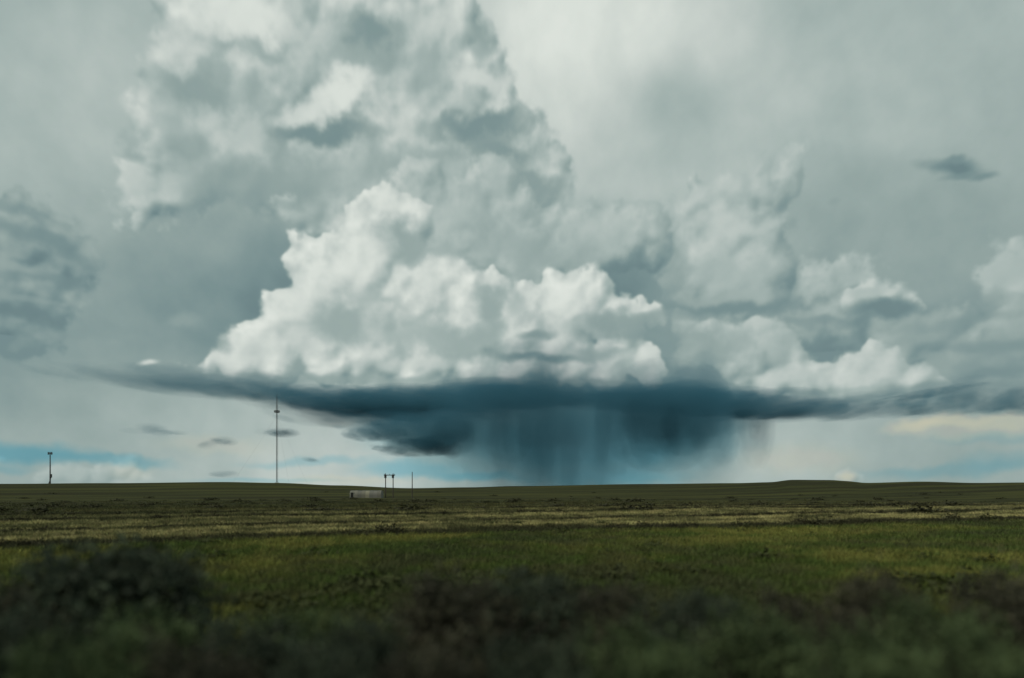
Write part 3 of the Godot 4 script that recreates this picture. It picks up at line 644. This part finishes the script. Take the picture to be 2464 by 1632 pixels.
func make_clouds() -> void:
	var rain := Color(0.1, 0.31, 0.45)          # one dark blue for rain and cloud; the cloud base's shade is in this colour
	var o := base("storm_cloud", Vector3(0, 1190, -10000))
	tag(o, "dark blue flat storm cloud base hanging under the white cumulus", "cloud")
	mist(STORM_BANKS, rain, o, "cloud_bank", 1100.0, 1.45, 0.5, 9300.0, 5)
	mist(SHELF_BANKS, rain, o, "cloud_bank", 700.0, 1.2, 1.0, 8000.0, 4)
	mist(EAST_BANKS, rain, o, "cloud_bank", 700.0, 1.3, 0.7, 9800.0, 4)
	o = base("scud_cloud", Vector3(-1500, 700, -9800))
	tag(o, "ragged dark blue cloud lobe hanging below the storm base's left half", "cloud")
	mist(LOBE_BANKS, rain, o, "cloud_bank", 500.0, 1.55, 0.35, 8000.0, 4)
	o = base("rain_shaft", Vector3(500, 500, -10000))
	tag(o, "broad blue rain shaft falling from the storm base to the horizon", "rain", "rain under the storm cloud")
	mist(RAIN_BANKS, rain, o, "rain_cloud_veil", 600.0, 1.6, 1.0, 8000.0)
	o = base("rain_shaft", Vector3(1900, 500, -10000))
	tag(o, "darker blue rain curtain ending above the horizon, right of the broad shaft", "rain", "rain under the storm cloud")
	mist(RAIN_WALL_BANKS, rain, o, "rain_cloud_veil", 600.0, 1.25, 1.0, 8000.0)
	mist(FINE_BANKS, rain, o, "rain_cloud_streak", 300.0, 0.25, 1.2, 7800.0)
	o = base("rain_streaks", Vector3(3000, 600, -10000))
	tag(o, "thin grey streaks of rain trailing off at the storm's right edge", "rain", "rain under the storm cloud")
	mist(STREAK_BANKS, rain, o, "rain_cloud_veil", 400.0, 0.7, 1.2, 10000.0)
	var small := [
		[SCUD_A, "largest small dark cloud, floating behind the tall thin mast"],
		[SCUD_B, "tiny slanting cloud wisp just left of the tall mast"],
		[SCUD_C, "ragged grey cloud scrap left of the mast, midway down to the horizon"],
		[SCUD_D, "faint grey cloud scrap under the long tapering left end of the storm base"],
		[SCUD_E, "thin flat cloud dash right of the faint grey scrap"],
		[SCUD_F, "tiny grey cloud low in the sky right of the mast"],
		[SCUD_G, "faint flat cloud just above the skyline left of the mast"],
	]
	for s in small:
		var c: Array = s[0]
		o = base("scud_cloud", Vector3(float(c[0]), float(c[1]), -9000))
		tag(o, s[1], "cloud", "small scraps of cloud under the storm")
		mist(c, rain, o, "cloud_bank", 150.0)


# ---------------------------------------------------------------- masts, poles, shed

func on_ground(x: float, z: float) -> Vector3:
	return Vector3(x, ground_y(x, z) - 0.05, z)


func make_masts() -> void:
	var steel := plain(Color(0.07, 0.075, 0.075), 0.6, 0.2)
	var dark := plain(Color(0.03, 0.032, 0.032), 0.7)
	var wood := plain(Color(0.06, 0.052, 0.042), 0.95)
	# tall lattice mast on the ridge
	var at := on_ground(-216.8, -650.0)
	var o := base("lattice_mast", at)
	tag(o, "tall thin lattice mast with a ring platform near its top", "mast")
	var tall := 82.0
	var feet := []
	for k in 3:
		feet.append(Vector3(cos(TAU * k / 3.0) * 0.75, 0, sin(TAU * k / 3.0) * 0.75))
		put("leg", tubes([[feet[k], feet[k] + Vector3(0, tall - 8.0, 0), 0.14, 0.11]], 6), steel, o)
	var rungs := []
	var y := 1.0
	while y < tall - 10.0:
		for k in 3:
			var nx := (k + 1) % 3
			rungs.append([feet[k] + Vector3(0, y, 0), feet[nx] + Vector3(0, y, 0), 0.05, 0.05])
			rungs.append([feet[k] + Vector3(0, y, 0), feet[nx] + Vector3(0, y + 2.0, 0), 0.05, 0.05])
		y += 2.0
	put("bracing", tubes(rungs, 4), steel, o)
	put("spire", tubes([[Vector3(0, tall - 8.0, 0), Vector3(0, tall, 0), 0.4, 0.12]], 8), dark, o)
	put("platform", tubes([[Vector3(0, tall - 17.0, 0), Vector3(0, tall - 16.4, 0), 2.4, 2.4], [Vector3(0, tall - 15.5, 0), Vector3(0, tall - 15.2, 0), 2.2, 2.2]], 14), dark, o)
	for k in 6:
		var d := Vector3(cos(TAU * k / 6.0), 0, sin(TAU * k / 6.0)) * 2.2
		put("antenna_panel", block(Vector3(0.5, 1.9, 0.5), d + Vector3(0, tall - 16.0, 0)), dark, o)
	put("footing", block(Vector3(3, 0.6, 3), Vector3(0, 0.1, 0)), plain(Color(0.3, 0.3, 0.28)), o)
	for k in 3:
		var away := Vector3(cos(TAU * k / 3.0 + 0.5), 0, sin(TAU * k / 3.0 + 0.5)) * 38.0
		put("guy_wire", tubes([[Vector3(0, tall - 20.0, 0), Vector3(away.x, ground_y(at.x + away.x, at.z + away.z) - at.y, away.z), 0.025, 0.025]], 4), steel, o)

	# mast at the left of the skyline
	at = on_ground(-426.0, -650.0)
	o = base("antenna_pole", at)
	tag(o, "dark pole with a blunt head standing on the skyline at far left", "pole")
	put("pole", tubes([[Vector3.ZERO, Vector3(0, 28.0, 0), 0.62, 0.42]], 10), steel, o)
	put("crossarm", tubes([[Vector3(-2.1, 28.2, 0), Vector3(2.1, 28.2, 0), 0.35, 0.35]], 8), dark, o)
	for s in [-1.6, 0.0, 1.6]:
		put("antenna_panel", block(Vector3(0.8, 2.6, 0.6), Vector3(s, 28.2, 0.2)), dark, o)
	put("equipment_box", block(Vector3(1.8, 3.2, 1.2), Vector3(0.8, 7.5, 0.3)), dark, o)
	put("stay", tubes([[Vector3(1.0, 6.0, 0.3), Vector3(-1.2, 0.0, 0.3), 0.35, 0.35]], 6), dark, o)

	# two-legged power pole and the single pole right of the shed
	at = on_ground(-45.6, -262.0)
	o = base("power_pole", at)
	tag(o, "two-legged power pole with crossarm right of the pale shed", "power pole", "poles beside the shed")
	for s in [-1.4, 1.4]:
		put("leg", tubes([[Vector3(s, -0.3, 0), Vector3(s, 9.2, 0), 0.2, 0.15]], 8), wood, o)
		put("transformer", tubes([[Vector3(s, 7.5, 0.4), Vector3(s, 8.7, 0.4), 0.42, 0.42], [Vector3(s, 8.7, 0.4), Vector3(s, 9.0, 0.4), 0.2, 0.12]], 10), dark, o)
	put("crossarm", block(Vector3(4.2, 0.3, 0.22), Vector3(0, 8.6, -0.25)), wood, o)
	for s in [-1.9, 0.0, 1.9]:
		put("insulator", tubes([[Vector3(s, 8.75, -0.25), Vector3(s, 9.15, -0.25), 0.09, 0.06]], 6), dark, o)
	at = on_ground(-37.1, -262.0)
	o = base("power_pole", at)
	tag(o, "single bare pole standing right of the two-legged power pole", "power pole", "poles beside the shed")
	put("pole", tubes([[Vector3(0, -0.3, 0), Vector3(0, 9.6, 0), 0.2, 0.13]], 8), wood, o)
	put("cap", tubes([[Vector3(0, 9.6, 0), Vector3(0, 9.8, 0), 0.16, 0.05]], 8), dark, o)


func arch(depth0: float, depth1: float, wide: float, tall: float, thick: float) -> ArrayMesh:
	# a strip of barrel roof running down to the ground on both sides, along x
	var st := SurfaceTool.new()
	st.begin(Mesh.PRIMITIVE_TRIANGLES)
	st.set_smooth_group(-1)
	var outer := []
	var inner := []
	for k in 15:
		var t := PI * k / 14.0
		var s := signf(cos(t)) * pow(absf(cos(t)), 0.55)
		outer.append(Vector2(s * wide, pow(sin(t), 0.6) * tall))
		inner.append(Vector2(s * (wide - thick), pow(sin(t), 0.6) * (tall - thick)))
	for k in 14:
		var q := [Vector3(depth0, outer[k].y, outer[k].x), Vector3(depth1, outer[k].y, outer[k].x), Vector3(depth1, outer[k + 1].y, outer[k + 1].x), Vector3(depth0, outer[k + 1].y, outer[k + 1].x)]
		var w := [Vector3(depth0, inner[k].y, inner[k].x), Vector3(depth1, inner[k].y, inner[k].x), Vector3(depth1, inner[k + 1].y, inner[k + 1].x), Vector3(depth0, inner[k + 1].y, inner[k + 1].x)]
		for f in [[q[0], q[1], q[2], q[3]], [w[3], w[2], w[1], w[0]], [q[0], q[3], w[3], w[0]], [q[1], w[1], w[2], q[2]]]:
			for j in [0, 2, 1, 0, 3, 2]:
				st.add_vertex(f[j])
	st.generate_normals()
	return st.commit()


func make_shed() -> void:
	var o := base("metal_shed", on_ground(-54.0, -262.0))
	tag(o, "long low pale metal shed with rounded roof and dark doorway at its left", "shed")
	var tones := [Color(0.13, 0.13, 0.105), Color(0.16, 0.155, 0.125), Color(0.12, 0.12, 0.1), Color(0.15, 0.145, 0.11), Color(0.22, 0.21, 0.15), Color(0.13, 0.13, 0.11), Color(0.15, 0.145, 0.125), Color(0.13, 0.125, 0.1)]
	for k in 8:
		var x := -5.8 + k * 1.45
		put("roof_panel", arch(x, x + 1.42, 2.6, 2.75 + 0.04 * (k % 2), 0.06), plain(tones[k], 0.6, 0.1), o)
	for x in [-5.75, 5.72]:
		put("end_wall", arch(x - 0.05, x + 0.05, 2.55, 2.68, 2.4), plain(Color(0.2, 0.2, 0.17)), o)
	put("door", block(Vector3(1.0, 2.1, 0.12), Vector3(-4.9, 1.0, 2.58)), plain(Color(0.012, 0.013, 0.012)), o)
	put("door_frame", block(Vector3(1.3, 2.3, 0.1), Vector3(-4.9, 1.1, 2.54)), plain(Color(0.3, 0.3, 0.26)), o)
	put("footing", block(Vector3(11.9, 0.3, 5.3), Vector3(0, -0.02, 0)), plain(Color(0.12, 0.12, 0.1)), o)


# ---------------------------------------------------------------- grass and shrubs

func blades(count: int, tall: float, wide: float, spread: float) -> ArrayMesh:
	var st := SurfaceTool.new()
	st.begin(Mesh.PRIMITIVE_TRIANGLES)
	st.set_smooth_group(-1)
	for k in count:
		var a := rng.randf_range(0, TAU)
		var foot := Vector3(cos(a), 0, sin(a)) * spread * sqrt(rng.randf())
		var lean := Vector3(cos(a), 0, sin(a)) * rng.randf_range(0.1, 0.6) * tall
		var h := tall * rng.randf_range(0.55, 1.1)
		var b := rng.randf_range(0, TAU)
		var side := Vector3(cos(b), 0, sin(b)) * wide * rng.randf_range(0.7, 1.3)
		var mid := foot + lean * 0.35 + Vector3(0, h * 0.6, 0)
		var tip := foot + lean + Vector3(0, h, 0)
		for p in [foot - side, mid - side * 0.8, foot + side, foot + side, mid - side * 0.8, mid + side * 0.8, mid - side * 0.8, tip, mid + side * 0.8]:
			st.add_vertex(p)
	st.generate_normals()
	return st.commit()


func leaves(st: SurfaceTool, at: Vector3, size: float, c: Color) -> void:
	var d := Vector3(rng.randfn(), rng.randfn() + 0.5, rng.randfn()).normalized()
	var e := d.cross(Vector3(rng.randfn(), rng.randfn(), rng.randfn())).normalized() * size * 0.3
	st.set_color(c)
	for p in [at, at + d * size * 0.5 - e, at + d * size, at, at + d * size, at + d * size * 0.5 + e]:
		st.add_vertex(p)


func plant_material(through := 0.25) -> StandardMaterial3D:
	var m := StandardMaterial3D.new()
	m.vertex_color_use_as_albedo = true
	m.roughness = 0.9
	m.metallic_specular = 0.2
	m.backlight_enabled = true
	m.backlight = Color(through, through, through * 0.6)
	return m


func scatter(called: String, mesh: Mesh, m: Material, places: Array, label: String) -> void:
	var mm := MultiMesh.new()
	mm.transform_format = MultiMesh.TRANSFORM_3D
	mm.use_colors = true
	mm.mesh = mesh
	mm.instance_count = places.size()
	for k in places.size():
		mm.set_instance_transform(k, places[k][0])
		mm.set_instance_color(k, places[k][1])
	var o := MultiMeshInstance3D.new()
	o.name = called
	o.multimesh = mm
	o.material_override = m
	add_child(o, true)
	tag(o, label, "grass", "", "stuff")


func make_grass() -> void:
	var m := plant_material(0.2)
	var near := []
	var straw := []
	var scrub := []
	for k in 70000:
		var r: float = 1.0 / lerpf(1.0 / 11.0, 1.0 / 230.0, rng.randf())
		if rng.randf() < 0.45:
			r = lerpf(25.0, 200.0, rng.randf() * rng.randf())
		var a := deg_to_rad(rng.randf_range(-41.0, 41.0))
		var x := sin(a) * r
		var z := -cos(a) * r
		var g := growth(x, z)
		var big: float = (0.7 + r / 70.0) * rng.randf_range(0.6, 1.5)
		var tone: float = rng.randf_range(0.6, 1.4)
		var t := Transform3D(Basis(Vector3.UP, rng.randf_range(0, TAU)).scaled(Vector3(big, minf(big, 1.3) * rng.randf_range(0.6, 1.3), big)), on_ground(x, z))
		var c := Color(g.x * tone, g.y * tone * rng.randf_range(0.92, 1.08), g.z * tone)
		if g.w > 0.45 and g.x > 0.11 and r > 25.0:
			straw.append([t, c])
		elif g.x < 0.058 and g.y < 0.053 and r > 24.0 and rng.randf() < 0.3:
			scrub.append([t, c])
		else:
			near.append([t, c])
	scatter("meadow_grass", blades(16, 0.24, 0.013, 0.24), m, near, "green and yellow meadow grass covering the near field")
	scatter("straw_grass", blades(14, 0.2, 0.012, 0.22), m, straw, "pale dry straw grass growing in bands across the field")
	var st := SurfaceTool.new()
	st.begin(Mesh.PRIMITIVE_TRIANGLES)
	st.set_smooth_group(-1)
	for k in 110:
		var d := Vector3(rng.randfn(), absf(rng.randfn()) * 0.75, rng.randfn()) * 0.2
		leaves(st, d + Vector3(0, 0.08, 0), rng.randf_range(0.08, 0.16), Color(1, 1, 1))
	st.generate_normals()
	var rows := 0
	while rows < 3600:
		# the low dark scrub stands in rows along the old field edges
		var line: float = [39.6, 39.9, 51.7, 68.5, 86.5][rng.randi() % 5]
		var along := rng.randf_range(-75.0, 150.0)
		var off: float = line * 1.11 + rng.randfn() * 0.3 * (line / 40.0)
		var x := 0.905 * along - 0.432 * off
		var z := -0.432 * along - 0.905 * off
		rows += 1
		if absf(atan2(x, -z)) > 0.72 or z > -10.0:
			continue
		if patch_noise.get_noise_2d(x * 0.6, z * 0.6) < -0.25:
			continue
		var big: float = rng.randf_range(0.3, 0.9) * (0.6 + line / 120.0)
		var tone := rng.randf_range(0.7, 1.3)
		scrub.append([Transform3D(Basis(Vector3.UP, rng.randf_range(0, TAU)).scaled(Vector3(big * 1.3, big, big * 1.3)), on_ground(x, z)), Color(0.042 * tone, 0.04 * tone, 0.024 * tone)])
	for k in 1300:
		var r: float = 1.0 / lerpf(1.0 / 13.0, 1.0 / 60.0, rng.randf())
		var a := deg_to_rad(rng.randf_range(-40.0, 40.0))
		var x := sin(a) * r
		var z := -cos(a) * r
		var big: float = lerpf(0.3, 1.5, pow(rng.randf(), 2.5))
		if patch_noise.get_noise_2d(x * 1.3 + 40.0, z * 1.3) > 0.12:
			scrub.append([Transform3D(Basis(Vector3.UP, rng.randf_range(0, TAU)).scaled(Vector3(big * 1.4, big * 0.8, big * 1.4)), on_ground(x, z)), Color(0.05, 0.058, 0.024)])
	for k in 250:
		var r: float = 1.0 / lerpf(1.0 / 90.0, 1.0 / 420.0, rng.randf())
		var a := deg_to_rad(rng.randf_range(-40.0, 40.0))
		var x := sin(a) * r
		var z := -cos(a) * r
		if growth(x, z).x < 0.08:
			var big: float = rng.randf_range(1.0, 3.0)
			scrub.append([Transform3D(Basis(Vector3.UP, rng.randf_range(0, TAU)).scaled(Vector3(big * 1.8, big * 0.7, big * 1.8)), on_ground(x, z)), Color(0.045, 0.045, 0.026)])
	scatter("low_scrub", st.commit(), m, scrub, "low dark scrub growing in rows along the field edges")


func shrub_foliage(kind: int, wide: float, tall: float) -> ArrayMesh:
	var hues := [[Color(0.042, 0.052, 0.038), Color(0.07, 0.09, 0.06)], [Color(0.052, 0.072, 0.036), Color(0.11, 0.15, 0.07)], [Color(0.048, 0.048, 0.036), Color(0.09, 0.088, 0.058)]]
	var st := SurfaceTool.new()
	st.begin(Mesh.PRIMITIVE_TRIANGLES)
	st.set_smooth_group(-1)
	for k in 95:
		var a := rng.randf_range(0, TAU)
		var up: float = pow(rng.randf(), 0.5)
		var girth: float = sqrt(maxf(0.0, 1.0 - pow(absf(up - 0.45) / 0.62, 2.0)))
		var out: float = sqrt(rng.randf_range(0.1, 1.0)) * girth * rng.randf_range(0.75, 1.12)
		var c := Vector3(cos(a) * out * wide * 0.5, up * tall * rng.randf_range(0.85, 1.0), sin(a) * out * wide * 0.5)
		var hue: Color = hues[kind][0].lerp(hues[kind][1], pow(rng.randf(), 2.2))
		var r: float = rng.randf_range(0.1, 0.2)
		for j in 60:
			var d := Vector3(rng.randfn(), rng.randfn() * 0.8, rng.randfn()) * r * 0.62
			var tone := rng.randf_range(0.85, 1.15)
			leaves(st, c + d, rng.randf_range(0.045, 0.085), Color(hue.r * tone, hue.g * tone, hue.b * tone))
	st.generate_normals()
	return st.commit()


func shrub_stems(wide: float, tall: float) -> ArrayMesh:
	var list := []
	for k in 14:
		var a := TAU * k / 14.0 + rng.randf_range(-0.2, 0.2)
		var reach := rng.randf_range(0.15, 0.42) * wide
		var mid := Vector3(cos(a) * reach * 0.4, tall * rng.randf_range(0.3, 0.45), sin(a) * reach * 0.4)
		var top := Vector3(cos(a) * reach, tall * rng.randf_range(0.65, 0.95), sin(a) * reach)
		list.append([Vector3(cos(a), -0.3, sin(a)) * 0.06, mid, 0.022, 0.014])
		list.append([mid, top, 0.014, 0.004])
		for j in 2:
			list.append([mid.lerp(top, 0.4), top + Vector3(rng.randfn(), rng.randfn() * 0.3, rng.randfn()) * 0.2, 0.008, 0.003])
	return tubes(list, 5)


func make_shrubs() -> void:
	var m := plant_material(0.2)
	var bark := plain(Color(0.045, 0.036, 0.028), 0.95)
	var shapes := []
	for kind in 3:
		for v in 2:
			shapes.append([shrub_foliage(kind, 1.5, 1.6), shrub_stems(1.5, 1.6)])
	var labels := [
		"biggest dark bush, rising highest at the left of the foreground",
		"dark bush pressed against the right side of the biggest bush",
		"brownish bush at the left foot of the biggest bush",
		"dark bush cut by the left edge of the picture below the biggest bush",
		"green bush in front of the biggest left bush's right flank",
		"dark bush right of the green bush, left of the picture's middle",
		"dull green bush below the open yellow patch of meadow",
		"small dark bush next to the gap of yellow grass",
		"brownish bush starting the middle group, right of the yellow gap",
		"dark bush in the centre of the middle group",
		"grey brown bush right of centre in the middle group",
		"dark bush ending the middle group on its right",
		"pale green bush at the bottom edge right of centre",
		"sage green bush in the front row, right of the middle group",
		"brown bush behind the sage green bushes right of centre",
		"tall brown bush in the right part of the foreground",
		"sage green bush in front of the tall brown bush's right side",
		"brown bush cut by the right edge of the picture",
		"grey brown bush at the bottom edge below the left bushes",
		"green bush at the bottom left corner",
		"brownish bush at the bottom edge just left of centre",
		"dark bush at the bottom edge just right of centre",
		"sage green bush at the bottom edge in the right third",
		"dark bush at the bottom edge in the left third",
		"green bush at the bottom right corner",
		"small dark bush behind the sage green bush right of the middle group",
		"brown bush between the two sage green bushes on the right",
	]
	for k in SHRUBS.size() / 5:
		var x: float = SHRUBS[k * 5]
		var z: float = SHRUBS[k * 5 + 1]
		var tall: float = SHRUBS[k * 5 + 2]
		var wide: float = SHRUBS[k * 5 + 3]
		var kind: int = int(SHRUBS[k * 5 + 4])
		var s: Array = shapes[kind * 2 + k % 2]
		var at := on_ground(x, z)
		var o := base("bush", at)
		tag(o, labels[k], "bush", "bushes along the roadside")
		o.rotation.y = rng.randf_range(0, TAU)
		o.scale = Vector3(wide / 1.5, tall / 1.6, wide / 1.5)
		put("foliage", s[0], m, o)
		put("stems", s[1], bark, o)
